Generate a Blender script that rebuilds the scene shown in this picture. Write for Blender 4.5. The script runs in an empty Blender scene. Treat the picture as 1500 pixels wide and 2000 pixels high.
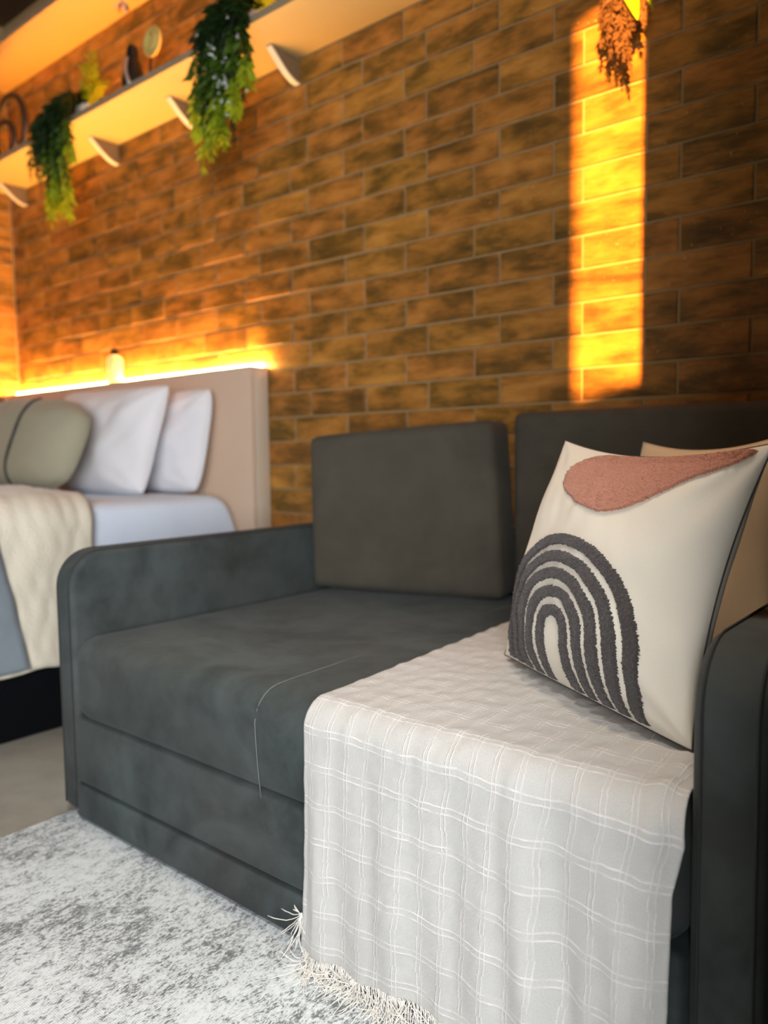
import bpy, bmesh, math, random
import numpy as np
from mathutils import Vector, Matrix

random.seed(7)
rng = np.random.default_rng(11)
S = bpy.context.scene
C = S.collection

# ------------------------------------------------------------------ camera
YAW, PITCH, ROLL, FPX = 0.69353506, 0.07657364, 0.01259034, 1517.0
cy, sy = math.cos(YAW), math.sin(YAW)
fwd = Vector((-sy, cy, 0)); right = Vector((cy, sy, 0)); down = Vector((0, 0, -1))
cp, sp = math.cos(PITCH), math.sin(PITCH)
f2 = fwd * cp + down * sp; d2 = down * cp - fwd * sp
cr, sr = math.cos(ROLL), math.sin(ROLL)
r3 = right * cr + d2 * sr; d3 = d2 * cr - right * sr
cam_d = bpy.data.cameras.new('camera'); cam = bpy.data.objects.new('camera', cam_d); C.objects.link(cam)
M = Matrix.Identity(4)
for i in range(3):
    M[i][0] = r3[i]; M[i][1] = -d3[i]; M[i][2] = -f2[i]
M[0][3], M[1][3], M[2][3] = 0.0, 0.0, 0.9
cam.matrix_world = M
cam_d.sensor_fit = 'HORIZONTAL'; cam_d.sensor_width = 36.0; cam_d.lens = 36.0 * FPX / 1500.0
cam_d.clip_start = 0.05
cam_d.dof.use_dof = True; cam_d.dof.focus_distance = 1.25; cam_d.dof.aperture_fstop = 3.0
S.camera = cam

# ------------------------------------------------------------------ world, sun, daylight
w = bpy.data.worlds.new('sky'); S.world = w; w.use_nodes = True
w.node_tree.nodes['Background'].inputs[0].default_value = (0.75, 0.86, 1.0, 1)
w.node_tree.nodes['Background'].inputs[1].default_value = 1.2

sun_d = bpy.data.lights.new('sun', 'SUN'); sun = bpy.data.objects.new('sun', sun_d); C.objects.link(sun)
sun_dir = Vector((-0.458, 1.0, -0.0916)).normalized()
sun.rotation_euler = sun_dir.to_track_quat('-Z', 'Y').to_euler()
sun_d.energy = 17.5; sun_d.color = (1.0, 0.41, 0.065); sun_d.angle = math.radians(0.6)

day_d = bpy.data.lights.new('daylight', 'AREA'); day = bpy.data.objects.new('daylight', day_d); C.objects.link(day)
day_d.shape = 'RECTANGLE'; day_d.size = 2.4; day_d.size_y = 1.65
day.location = (0.94, -1.62, 1.32)
day.rotation_euler = Vector((-1, 0, 0)).to_track_quat('-Z', 'Y').to_euler()
day_d.energy = 106.0; day_d.color = (0.97, 0.98, 1.0)

S.view_settings.view_transform = 'Standard'; S.view_settings.look = 'None'
S.view_settings.gamma = 1.0; S.view_settings.use_curve_mapping = False
S.view_settings.exposure = 1.15
S.cycles.max_bounces = 8
S.cycles.caustics_reflective = False; S.cycles.caustics_refractive = False

# ------------------------------------------------------------------ helpers
def tag(o, label=None, cat=None, group=None, kind=None):
    if label: o['label'] = label
    if cat: o['category'] = cat
    if group: o['group'] = group
    if kind: o['kind'] = kind
    return o

def thing(name, label, cat, loc=(0, 0, 0), group=None):
    o = bpy.data.objects.new(name, None); C.objects.link(o); o.location = loc
    o.empty_display_size = 0.05
    return tag(o, label, cat, group)

def link_mesh(name, me, m, parent=None, smooth=True):
    if m is not None:
        me.materials.clear(); me.materials.append(m)
    if smooth:
        me.polygons.foreach_set('use_smooth', [True] * len(me.polygons))
    o = bpy.data.objects.new(name, me); C.objects.link(o)
    if parent is not None:
        o.parent = parent
        o.matrix_parent_inverse = parent.matrix_basis.inverted()
    return o

def pyd(name, v, f, m, parent=None, smooth=True, uv=None):
    me = bpy.data.meshes.new(name)
    me.from_pydata([tuple(p) for p in v], [], [tuple(q) for q in f]); me.update()
    if uv is not None:
        l = me.uv_layers.new(name='uv')
        idx = np.empty(len(me.loops), dtype=np.int32); me.loops.foreach_get('vertex_index', idx)
        l.data.foreach_set('uv', np.asarray(uv, dtype=np.float32)[idx].ravel())
    return link_mesh(name, me, m, parent, smooth)

def bm_obj(name, bm, m, parent=None, smooth=False):
    me = bpy.data.meshes.new(name); bm.normal_update(); bm.to_mesh(me); bm.free()
    return link_mesh(name, me, m, parent, smooth)

def autosmooth(o, ang=40):
    me = o.data
    bm = bmesh.new(); bm.from_mesh(me)
    for e in bm.edges:
        if len(e.link_faces) == 2 and e.calc_face_angle(0) > math.radians(ang): e.smooth = False
    for f in bm.faces: f.smooth = True
    bm.to_mesh(me); bm.free()
    return o

def box_bm(lo, hi, bev=0.0, seg=2, bm=None):
    b = bmesh.new()
    c = [(lo[i] + hi[i]) / 2 for i in range(3)]; s = [hi[i] - lo[i] for i in range(3)]
    r = bmesh.ops.create_cube(b, size=1.0)
    for v in r['verts']: v.co = Vector((c[0] + v.co.x * s[0], c[1] + v.co.y * s[1], c[2] + v.co.z * s[2]))
    if bev > 0:
        bmesh.ops.bevel(b, geom=b.edges[:], offset=bev, segments=seg, profile=0.5, affect='EDGES')
    if bm is None: return b
    me = bpy.data.meshes.new('tmp'); b.to_mesh(me); b.free(); bm.from_mesh(me); bpy.data.meshes.remove(me)
    return bm

def box(name, lo, hi, m, parent=None, bev=0.0, seg=2):
    return autosmooth(bm_obj(name, box_bm(lo, hi, bev, seg), m, parent))

def axis_vals(h, r, m, k=4):
    e = [(-h + r * (1 - math.cos(i * math.pi / 2 / k))) for i in range(k)]
    mid = list(np.linspace(-(h - r), h - r, m))
    return e + mid + [-x for x in reversed(e)]

def softbox_v(dims, r, puff=(0, 0, 0), m=(8, 8, 8), k=4):
    """rounded box centred on the origin, faces puffed out; returns verts, quads"""
    h = [d / 2 for d in dims]
    A = [axis_vals(h[i], r, m[i], k) for i in range(3)]
    key = {}; V = []; F = []
    def vid(p):
        kk = tuple(round(x, 6) for x in p)
        if kk not in key:
            key[kk] = len(V); V.append(p)
        return key[kk]
    for ax in range(3):
        u, v = [(1, 2), (2, 0), (0, 1)][ax]
        for sgn in (-1, 1):
            for i in range(len(A[u]) - 1):
                for j in range(len(A[v]) - 1):
                    q = []
                    for (a, b) in ((i, j), (i + 1, j), (i + 1, j + 1), (i, j + 1)):
                        p = [0, 0, 0]; p[ax] = sgn * h[ax]; p[u] = A[u][a]; p[v] = A[v][b]
                        q.append(vid(p))
                    F.append(q if sgn > 0 else q[::-1])
    V = np.array(V, dtype=float)
    H = np.array(h)
    q = np.clip(V, -(H - r), H - r); d = V - q
    n = np.linalg.norm(d, axis=1, keepdims=True); n[n == 0] = 1
    W = q + d / n * r
    N = V / H
    for ax in range(3):
        u, v = [(1, 2), (2, 0), (0, 1)][ax]
        W[:, ax] += puff[ax] * np.sign(N[:, ax]) * (np.abs(N[:, ax]) ** 2) * (1 - N[:, u] ** 2) * (1 - N[:, v] ** 2)
    return W, F

def hexa_map(W, dims, corners):
    """trilinear map: corners[z][y][x]"""
    t = W / np.array(dims) + 0.5
    out = np.zeros_like(W)
    for k in (0, 1):
        for j in (0, 1):
            for i in (0, 1):
                wt = (t[:, 0] if i else 1 - t[:, 0]) * (t[:, 1] if j else 1 - t[:, 1]) * (t[:, 2] if k else 1 - t[:, 2])
                out += wt[:, None] * np.array(corners[k][j][i])
    return out

def tube_v(pts, r, n=6, closed=False, V=None, F=None):
    V = [] if V is None else V; F = [] if F is None else F
    P = [Vector(p) for p in pts]; N = len(P); base = len(V)
    up = None
    for i in range(N):
        a = P[(i - 1) % N] if (closed or i > 0) else P[0]
        b = P[(i + 1) % N] if (closed or i < N - 1) else P[-1]
        t = (b - a).normalized() if (b - a).length > 1e-9 else Vector((0, 0, 1))
        if up is None: up = t.orthogonal().normalized()
        up = (up - t * up.dot(t))
        up = up.normalized() if up.length > 1e-6 else t.orthogonal().normalized()
        s = t.cross(up)
        rr = r[i] if hasattr(r, '__len__') else r
        for k in range(n):
            a_ = 2 * math.pi * k / n
            V.append(tuple(P[i] + (up * math.cos(a_) + s * math.sin(a_)) * rr))
    for i in range(N if closed else N - 1):
        for k in range(n):
            a0 = base + i * n + k; a1 = base + i * n + (k + 1) % n
            b0 = base + ((i + 1) % N) * n + k; b1 = base + ((i + 1) % N) * n + (k + 1) % n
            F.append((a0, a1, b1, b0))
    if not closed:
        F.append(tuple(base + k for k in reversed(range(n))))
        F.append(tuple(base + (N - 1) * n + k for k in range(n)))
    return V, F

def tube(name, pts, r, m, parent=None, n=6, closed=False):
    V, F = tube_v(pts, r, n, closed)
    return pyd(name, V, F, m, parent)

def lathe(name, prof, m, parent=None, n=24, loc=(0, 0, 0)):
    V = []; F = []
    for (r, z) in prof:
        for k in range(n):
            a = 2 * math.pi * k / n
            V.append((loc[0] + r * math.cos(a), loc[1] + r * math.sin(a), loc[2] + z))
    for i in range(len(prof) - 1):
        for k in range(n):
            F.append((i * n + k, i * n + (k + 1) % n, (i + 1) * n + (k + 1) % n, (i + 1) * n + k))
    F.append(tuple(reversed(range(n)))); F.append(tuple((len(prof) - 1) * n + k for k in range(n)))
    return autosmooth(pyd(name, V, F, m, parent), 50)

def smooth_noise(x, y, seed=0, octaves=3):
    """cheap sum-of-sines noise for cloth, numpy arrays"""
    g = np.random.default_rng(seed); out = np.zeros_like(x, dtype=float); a = 1.0; fr = 1.0
    for o in range(octaves):
        for _ in range(4):
            th = g.uniform(0, 2 * math.pi); ph = g.uniform(0, 2 * math.pi); k = fr * g.uniform(0.7, 1.3)
            out += a * np.sin(2 * math.pi * k * (x * math.cos(th) + y * math.sin(th)) + ph) / 4
        a *= 0.5; fr *= 2.0
    return out

# ------------------------------------------------------------------ materials
class NT:
    def __init__(s, name):
        s.m = bpy.data.materials.new(name); s.m.use_nodes = True
        s.t = s.m.node_tree; s.p = s.t.nodes['Principled BSDF']
    def n(s, typ, **kw):
        nd = s.t.nodes.new(typ)
        for k, v in kw.items():
            if k == 'ins':
                for a, b in v.items(): s.set(nd.inputs[a], b)
            else: setattr(nd, k, v)
        return nd
    def set(s, sock, val):
        if isinstance(val, bpy.types.NodeSocket): s.t.links.new(val, sock)
        elif hasattr(val, '__len__') and len(val) == 3 and sock.type == 'RGBA': sock.default_value = (*val, 1)
        else: sock.default_value = val
    def math(s, op, a, b=None, c=None):
        nd = s.n('ShaderNodeMath', operation=op)
        s.set(nd.inputs[0], a)
        if b is not None: s.set(nd.inputs[1], b)
        if c is not None: s.set(nd.inputs[2], c)
        return nd.outputs[0]
    def coord(s, kind='Object'):
        return s.n('ShaderNodeTexCoord').outputs[kind]
    def mapping(s, vec, scale=(1, 1, 1), loc=(0, 0, 0)):
        nd = s.n('ShaderNodeMapping'); s.set(nd.inputs['Vector'], vec)
        nd.inputs['Scale'].default_value = scale; nd.inputs['Location'].default_value = loc
        return nd.outputs[0]
    def noise(s, vec, scale, detail=3, rough=0.55, dist=0.0):
        nd = s.n('ShaderNodeTexNoise'); s.set(nd.inputs['Vector'], vec)
        nd.inputs['Scale'].default_value = scale; nd.inputs['Detail'].default_value = detail
        nd.inputs['Roughness'].default_value = rough; nd.inputs['Distortion'].default_value = dist
        return nd.outputs['Fac']
    def ramp(s, fac, stops):
        nd = s.n('ShaderNodeValToRGB'); s.set(nd.inputs[0], fac); cr_ = nd.color_ramp
        while len(cr_.elements) < len(stops): cr_.elements.new(0.5)
        for e, (p, c) in zip(cr_.elements, stops):
            e.position = p; e.color = (*c, 1) if len(c) == 3 else c
        return nd.outputs[0]
    def mix(s, fac, a, b, blend='MIX'):
        nd = s.n('ShaderNodeMix', data_type='RGBA', blend_type=blend)
        s.set(nd.inputs['Factor'], fac); s.set(nd.inputs['A'], a); s.set(nd.inputs['B'], b)
        # RGBA sockets of the Mix node
        for sock, val in ((nd.inputs[6], a), (nd.inputs[7], b)): s.set(sock, val)
        return nd.outputs[2]
    def bump(s, h, strength=0.3, dist=0.002):
        nd = s.n('ShaderNodeBump'); s.set(nd.inputs['Height'], h)
        nd.inputs['Strength'].default_value = strength; nd.inputs['Distance'].default_value = dist
        s.t.links.new(nd.outputs[0], s.p.inputs['Normal'])
    def base(s, v): s.set(s.p.inputs['Base Color'], v)
    def rough(s, v): s.set(s.p.inputs['Roughness'], v)
    def sheen(s, w_, r=0.4, tint=(1, 1, 1)):
        s.p.inputs['Sheen Weight'].default_value = w_; s.p.inputs['Sheen Roughness'].default_value = r
        s.p.inputs['Sheen Tint'].default_value = (*tint, 1)

def plain(name, col, rough=0.6, metal=0.0, var=0.12, scale=12.0, bump=0.05):
    t = NT(name); c = t.coord(); f = t.noise(c, scale, 4)
    t.base(t.mix(f, tuple(x * (1 - var) for x in col), tuple(min(1, x * (1 + var)) for x in col)))
    t.rough(rough); t.p.inputs['Metallic'].default_value = metal
    if bump: t.bump(f, bump, 0.002)
    return t.m

def emit(name, col, strength):
    t = NT(name); t.base(col); t.p.inputs['Emission Color'].default_value = (*col, 1)
    t.p.inputs['Emission Strength'].default_value = strength
    return t.m

def suede(name, dark, light, fine=1.0):
    t = NT(name); c = t.coord()
    a = t.noise(t.mapping(c, (1, 1, 1)), 3.2, 5, 0.6, 0.8)
    b = t.noise(c, 14, 4, 0.6, 0.3)
    f = t.math('ADD', t.math('MULTIPLY', a, 0.7), t.math('MULTIPLY', b, 0.3))
    g = t.noise(c, 900, 2)
    col = t.ramp(f, [(0.40, dark), (0.50, tuple((x + y) / 2 for x, y in zip(dark, light))), (0.61, light)])
    col = t.mix(t.math('MULTIPLY', g, 0.35), col, tuple(x * 1.6 for x in light))
    br = t.noise(c, 2.1, 3, 0.5, 0.5)
    col = t.mix(t.ramp(br, [(0.42, (0, 0, 0)), (0.66, (0.3, 0.3, 0.3))]), col, (0.062, 0.054, 0.043))  # brown patches stand in for warm light bounced off the wall
    t.base(col); t.rough(0.82); t.sheen(0.06, 0.4, (0.9, 0.95, 1.0))
    t.p.inputs['Specular IOR Level'].default_value = 0.25
    h = t.math('ADD', t.math('MULTIPLY', g, 0.15), t.math('MULTIPLY', b, 0.6))
    t.bump(h, 0.25, 0.006)
    return t.m

MAT = {}
MAT['suede'] = suede('grey_suede', (0.0145, 0.0195, 0.0195), (0.054, 0.067, 0.066))
MAT['suede_warm'] = suede('grey_suede_cushion', (0.048, 0.043, 0.032), (0.076, 0.068, 0.051))  # warmer than the sofa suede: brick bounce put into the colour
MAT['seam'] = plain('seam_thread', (0.16, 0.165, 0.16), 0.8)
MAT['seam_dark'] = plain('seam_dark', (0.022, 0.024, 0.023), 0.85)

def brick_mat(name):
    t = NT(name)
    oi = t.n('ShaderNodeObjectInfo'); rnd = oi.outputs['Random']
    off = t.n('ShaderNodeCombineXYZ'); 
    t.set(off.inputs[0], t.math('MULTIPLY', rnd, 37.0)); t.set(off.inputs[1], t.math('MULTIPLY', rnd, 91.0)); t.set(off.inputs[2], t.math('MULTIPLY', rnd, 53.0))
    add = t.n('ShaderNodeVectorMath', operation='ADD'); t.set(add.inputs[0], t.coord()); t.set(add.inputs[1], off.outputs[0])
    v = add.outputs[0]
    streak = t.noise(t.mapping(v, (5, 5, 22)), 1.0, 4, 0.6, 0.6)
    blot = t.noise(t.mapping(v, (7, 7, 13)), 1.0, 3, 0.5, 0.3)
    grain = t.noise(t.mapping(v, (30, 30, 160)), 1.0, 3)
    f = t.math('ADD', t.math('MULTIPLY', streak, 0.5), t.math('MULTIPLY', blot, 0.5))
    f = t.math('ADD', f, t.math('MULTIPLY', t.math('SUBTRACT', grain, 0.5), 0.18))
    f = t.math('ADD', f, t.math('MULTIPLY', t.math('SUBTRACT', rnd, 0.5), 0.10))
    col = t.ramp(f, [(0.34, (0.095, 0.049, 0.007)), (0.44, (0.195, 0.092, 0.010)), (0.54, (0.37, 0.152, 0.016)), (0.68, (0.53, 0.236, 0.032))])
    hs = t.n('ShaderNodeHueSaturation'); t.set(hs.inputs['Hue'], t.math('MULTIPLY_ADD', t.math('FRACT', t.math('MULTIPLY', rnd, 7.13)), 0.011, 0.4925)); hs.inputs['Saturation'].default_value = 0.97; t.set(hs.inputs['Color'], col); col = hs.outputs[0]
    speck = t.noise(v, 130, 1)
    col = t.mix(t.math('GREATER_THAN', speck, 0.765), col, (0.55, 0.38, 0.22))
    t.base(col); t.rough(0.50); t.p.inputs['Specular IOR Level'].default_value = 0.35
    t.bump(t.math('ADD', t.math('MULTIPLY', f, 1.0), t.math('MULTIPLY', grain, 0.4)), 0.35, 0.004)
    return t.m
MAT['brick'] = brick_mat('brown_brick')
MAT['mortar'] = plain('mortar', (0.36, 0.235, 0.105), 0.9, var=0.25, scale=30)
MAT['plaster'] = plain('warm_plaster', (0.10, 0.085, 0.07), 0.9)
MAT['plaster_dark'] = plain('dark_partition', (0.055, 0.048, 0.040), 0.9)
MAT['ceiling'] = plain('dark_wood_ceiling', (0.060, 0.032, 0.015), 0.6)
MAT['mdf'] = plain('cream_board', (0.74, 0.56, 0.25), 0.55, var=0.04, scale=3)
MAT['bracket'] = plain('bracket_board', (0.17, 0.115, 0.06), 0.6)  # shade of the side faces put into the dark base
MAT['edge'] = plain('board_edge', (0.30, 0.24, 0.15), 0.6)  # darker than the boards: the unlit front is put into the colour
MAT['bracket_edge'] = plain('bracket_edge', (0.80, 0.76, 0.62), 0.5)  # pale tone stands for daylight on the bracket's edge
MAT['headboard'] = plain('taupe_board', (0.64, 0.48, 0.36), 0.6, var=0.04, scale=3)
MAT['headboard_edge'] = plain('taupe_edge', (0.60, 0.50, 0.38), 0.55, var=0.04)
MAT['led'] = emit('led_tape', (1.0, 0.50, 0.11), 165.0)
MAT['led_shelf'] = emit('led_tape_shelf', (1.0, 0.43, 0.065), 46.0)
MAT['black'] = plain('black_fabric', (0.003, 0.0035, 0.005), 0.95)
MAT['black'].node_tree.nodes['Principled BSDF'].inputs['Specular IOR Level'].default_value = 0.1
MAT['white'] = plain('dark_grey', (0.05, 0.05, 0.05), 0.6)

def cloth_mat(name, col, bump_scale=500, bump=0.25, var=0.08, sheen=0.2, rough=0.9):
    t = NT(name); c = t.coord()
    f = t.noise(c, 6, 4); g = t.noise(c, bump_scale, 2)
    cc = t.mix(f, tuple(x * (1 - var) for x in col), tuple(min(1, x * (1 + var)) for x in col))
    t.base(cc); t.rough(rough); t.sheen(sheen); t.p.inputs['Specular IOR Level'].default_value = 0.2
    t.bump(t.math('ADD', g, t.math('MULTIPLY', f, 1.5)), bump, 0.003)
    return t.m
MAT['sheet'] = cloth_mat('white_sheet', (0.74, 0.83, 0.99))  # blue of the daylight put into the white cloth
MAT['pillow_white'] = cloth_mat('white_pillowcase', (0.82, 0.82, 0.85))
MAT['olive'] = cloth_mat('sage_cloth', (0.36, 0.345, 0.25), 300, 0.3)
MAT['sherpa'] = cloth_mat('cream_sherpa', (0.72, 0.67, 0.54), 120, 0.9, 0.14, 0.4)
MAT['plush'] = cloth_mat('blue_grey_plush', (0.20, 0.235, 0.265), 60, 0.5, 0.25, 0.5)
MAT['canvas'] = cloth_mat('cream_canvas', (0.78, 0.735, 0.63), 900, 0.22, 0.03)
MAT['canvas_warm'] = cloth_mat('warm_canvas', (0.74, 0.60, 0.42), 900, 0.22, 0.03)
MAT['piping'] = plain('dark_piping', (0.045, 0.040, 0.038), 0.85)
def tuft_mat(name, a, b):
    t = NT(name); c = t.coord(); g = t.noise(c, 420, 3, 0.7)
    t.base(t.ramp(g, [(0.3, a), (0.7, b)])); t.rough(1.0); t.sheen(0.3)
    t.p.inputs['Specular IOR Level'].default_value = 0.1
    t.bump(g, 0.8, 0.003); return t.m
MAT['tuft_grey'] = tuft_mat('charcoal_tuft', (0.050, 0.043, 0.042), (0.115, 0.102, 0.098))
MAT['tuft_blush'] = tuft_mat('blush_tuft', (0.42, 0.15, 0.09), (0.70, 0.33, 0.22))

def throw_mat():
    t = NT('open_weave_cotton')
    uv = t.n('ShaderNodeUVMap').outputs[0]
    nz = t.n('ShaderNodeTexNoise'); t.set(nz.inputs['Vector'], uv); nz.inputs['Scale'].default_value = 19; nz.inputs['Detail'].default_value = 2
    dv = t.n('ShaderNodeVectorMath', operation='SUBTRACT'); t.set(dv.inputs[0], nz.outputs['Color']); dv.inputs[1].default_value = (0.5, 0.5, 0.5)
    sc = t.n('ShaderNodeVectorMath', operation='SCALE'); t.set(sc.inputs[0], dv.outputs[0]); sc.inputs['Scale'].default_value = 0.010
    ad = t.n('ShaderNodeVectorMath', operation='ADD'); t.set(ad.inputs[0], uv); t.set(ad.inputs[1], sc.outputs[0])
    sx = t.n('ShaderNodeSeparateXYZ'); t.set(sx.inputs[0], ad.outputs[0])
    s0 = t.n('ShaderNodeSeparateXYZ'); t.set(s0.inputs[0], uv)
    U, V = sx.outputs[0], sx.outputs[1]
    def dbl(coord, period, gap, wd):
        # two thick yarns per period
        m_ = t.math('MODULO', t.math('ADD', coord, 10 * period), period)
        d1 = t.math('ABSOLUTE', t.math('SUBTRACT', m_, period * 0.5 - gap)); d2_ = t.math('ABSOLUTE', t.math('SUBTRACT', m_, period * 0.5 + gap))
        d = t.math('MINIMUM', d1, d2_)
        return t.math('SMOOTH_MIN', 1.0, t.math('MAXIMUM', 0.0, t.math('SUBTRACT', 1.0, t.math('DIVIDE', d, wd))), 0.1)
    row = t.math('FLOOR', t.math('DIVIDE', V, 0.062))
    wn = t.n('ShaderNodeTexWhiteNoise', noise_dimensions='1D'); t.set(wn.inputs['W'], row)
    U = t.math('ADD', U, t.math('MULTIPLY', t.math('SUBTRACT', wn.outputs['Value'], 0.5), 0.0028))
    lu = dbl(U, 0.040, 0.0036, 0.0015); lv = dbl(V, 0.062, 0.0050, 0.0022)
    patch = t.noise(uv, 38, 2)
    lines = t.math('MULTIPLY', t.math('MAXIMUM', lu, t.math('MULTIPLY', lv, 1.0)), t.math('MULTIPLY_ADD', patch, 2.6, -0.75))
    # plain weave
    a = t.math('SINE', t.math('MULTIPLY', s0.outputs[0], 2 * math.pi / 0.0026))
    b = t.math('SINE', t.math('MULTIPLY', s0.outputs[1], 2 * math.pi / 0.0026))
    weave = t.math('MULTIPLY', a, b)
    fine = t.noise(uv, 520, 2)
    col = t.mix(lines, (0.485, 0.487, 0.472), (0.80, 0.755, 0.735))
    hole = t.math('MULTIPLY', t.math('GREATER_THAN', t.math('ADD', weave, t.math('MULTIPLY', fine, 0.9)), 1.02), t.math('SUBTRACT', 1.0, lines))
    col = t.mix(t.math('MULTIPLY', hole, 0.55), col, (0.30, 0.28, 0.25))
    col = t.mix(t.math('MULTIPLY', fine, 0.22), col, (0.97, 0.95, 0.90))
    gr = t.noise(t.mapping(uv, (1.0, 1.0, 1.0)), 620, 3, 0.8)
    col = t.mix(t.math('MULTIPLY', t.ramp(gr, [(0.50, (0, 0, 0)), (0.64, (1, 1, 1))]), t.math('MULTIPLY_ADD', lines, -0.40, 0.46)), col, (0.27, 0.262, 0.245))
    t.base(col); t.rough(0.92); t.sheen(0.15); t.p.inputs['Specular IOR Level'].default_value = 0.15
    h = t.math('ADD', t.math('MULTIPLY', lines, 1.0), t.math('ADD', t.math('MULTIPLY', weave, 0.18), t.math('MULTIPLY', fine, 0.25)))
    t.bump(h, 0.75, 0.0022)
    return t.m
MAT['throw'] = throw_mat()
MAT['fringe'] = plain('cotton_fringe', (0.80, 0.775, 0.72), 0.9, var=0.06, bump=0)

def rug_mat():
    t = NT('distressed_rug'); c = t.coord()
    big = t.noise(c, 2.6, 4, 0.6, 0.6)
    mid = t.noise(t.mapping(c, (1.5, 0.8, 1)), 38, 6, 0.75, 0.4)
    fine = t.noise(t.mapping(c, (1.9, 0.75, 1)), 165, 4, 0.75, 0.3)
    f = t.math('ADD', t.math('MULTIPLY', mid, 0.50), t.math('ADD', t.math('MULTIPLY', fine, 0.55), t.math('MULTIPLY', big, 0.30)))
    col = t.ramp(f, [(0.605, (0.17, 0.18, 0.19)), (0.635, (0.30, 0.32, 0.33)), (0.66, (0.58, 0.63, 0.645)), (0.75, (0.75, 0.81, 0.825))])
    wv = t.n('ShaderNodeTexWave', wave_type='BANDS', bands_direction='Y'); t.set(wv.inputs['Vector'], c); wv.inputs['Scale'].default_value = 95
    t.base(t.mix(t.math('MULTIPLY', wv.outputs['Fac'], 0.03), col, (0.10, 0.11, 0.12)))
    t.rough(0.95); t.sheen(0.2); t.p.inputs['Specular IOR Level'].default_value = 0.15
    t.bump(t.math('ADD', t.math('MULTIPLY', wv.outputs['Fac'], 0.35), f), 0.18, 0.002)
    return t.m
MAT['rug'] = rug_mat()
def concrete():
    t = NT('polished_concrete'); c = t.coord(); a = t.noise(c, 1.4, 6, 0.65, 0.5); b = t.noise(c, 16, 5, 0.6)
    t.base(t.ramp(t.math('ADD', t.math('MULTIPLY', a, 0.75), t.math('MULTIPLY', b, 0.25)), [(0.35, (0.23, 0.215, 0.175)), (0.65, (0.36, 0.34, 0.285))]))
    t.rough(0.55); t.bump(b, 0.06, 0.002); return t.m
MAT['concrete'] = concrete()
def leaf_mat(name, a, b, tl=0.35):
    t = NT(name); oi = t.n('ShaderNodeObjectInfo').outputs['Random']
    f = t.math('ADD', t.math('MULTIPLY', t.noise(t.coord(), 18, 3), 0.8), t.math('MULTIPLY', oi, 0.2))
    t.base(t.ramp(f, [(0.3, a), (0.7, b)])); t.rough(0.6); t.p.inputs['Specular IOR Level'].default_value = 0.2
    t.p.inputs['Transmission Weight'].default_value = 0.0
    t.p.inputs['Subsurface Weight'].default_value = 0.0
    # thin leaves pass some light
    tr = t.n('ShaderNodeBsdfTranslucent'); t.set(tr.inputs[0], tuple(min(1, x * 1.6) for x in b))
    mx = t.n('ShaderNodeMixShader'); mx.inputs[0].default_value = tl
    t.t.links.new(t.p.outputs[0], mx.inputs[1]); t.t.links.new(tr.outputs[0], mx.inputs[2])
    out = [n_ for n_ in t.t.nodes if n_.type == 'OUTPUT_MATERIAL'][0]
    t.t.links.new(mx.outputs[0], out.inputs[0])
    return t.m
MAT['leaf_dark'] = leaf_mat('dark_leaf', (0.003, 0.009, 0.001), (0.014, 0.038, 0.004), 0.05)
MAT['leaf_mid'] = leaf_mat('mid_leaf', (0.015, 0.040, 0.004), (0.085, 0.15, 0.008), 0.15)
MAT['leaf_lime'] = leaf_mat('lime_leaf', (0.10, 0.17, 0.006), (0.36, 0.44, 0.015), 0.3)
MAT['leaf_dry'] = leaf_mat('dry_leaf', (0.035, 0.018, 0.010), (0.24, 0.13, 0.065))
MAT['flower'] = plain('grey_white_bloom', (0.50, 0.52, 0.48), 0.7)
MAT['pot'] = plain('pale_pot', (0.62, 0.58, 0.50), 0.5)
MAT['ring'] = plain('dark_iron', (0.035, 0.025, 0.020), 0.5, 0.3)
MAT['cream_disc'] = plain('cream_disc', (0.58, 0.45, 0.13), 0.6)
MAT['silver'] = plain('silver_band', (0.42, 0.42, 0.40), 0.35, 0.6)
MAT['ink'] = plain('ink_black', (0.010, 0.008, 0.008), 0.35)
MAT['red'] = plain('dark_red_petal', (0.22, 0.02, 0.02), 0.6)
g = NT('clear_glass'); g.base((0.95, 0.97, 0.95)); g.rough(0.35); g.p.inputs['Transmission Weight'].default_value = 0.75; g.p.inputs['IOR'].default_value = 1.4
MAT['glass'] = g.m

# ------------------------------------------------------------------ the room
YW = 2.15          # brick face of the back wall
XL = -4.52         # brick face of the left wall
XR = 0.95          # right wall with the glass door
def struct(o): return tag(o, kind='structure')
struct(box('floor', (-4.8, -3.0, -0.1), (1.2, 2.4, 0.0), MAT['concrete']))
struct(box('ceiling', (-4.8, -3.0, 3.30), (1.2, 2.4, 3.4), MAT['ceiling']))
def added_spot(x, y, energy, col, half):  # unseen fill spots with trims, added to brighten seat, throw and rug
    tr = lathe('recessed_spot', [(0.030, 0.0), (0.046, 0.0), (0.050, 0.004), (0.050, 0.014), (0.030, 0.014)], MAT['pot'], bpy.data.objects['ceiling'], 20, (x, y, 3.286))
    d = bpy.data.lights.new('spot', 'SPOT'); l = bpy.data.objects.new('spot', d); C.objects.link(l)
    l.location = (x, y, 3.27); d.energy = energy; d.color = col; d.spot_size = math.radians(half * 2); d.spot_blend = 0.9
    d.shadow_soft_size = 0.12
added_spot(-0.75, 1.05, 50.0, (1.0, 0.80, 0.60), 28)
added_spot(-1.15, 0.42, 70.0, (1.0, 0.98, 0.95), 30)
wall_back = struct(box('wall_back', (-4.8, YW + 0.006, 0.0), (1.2, YW + 0.2, 3.3), MAT['mortar']))
wall_left = struct(box('wall_left', (-4.8, -3.0, 0.0), (XL - 0.006, YW + 0.006, 3.3), MAT['mortar']))
struct(box('wall_front', (-4.8, -3.2, 0.0), (1.2, -3.0, 3.3), MAT['plaster']))
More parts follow.
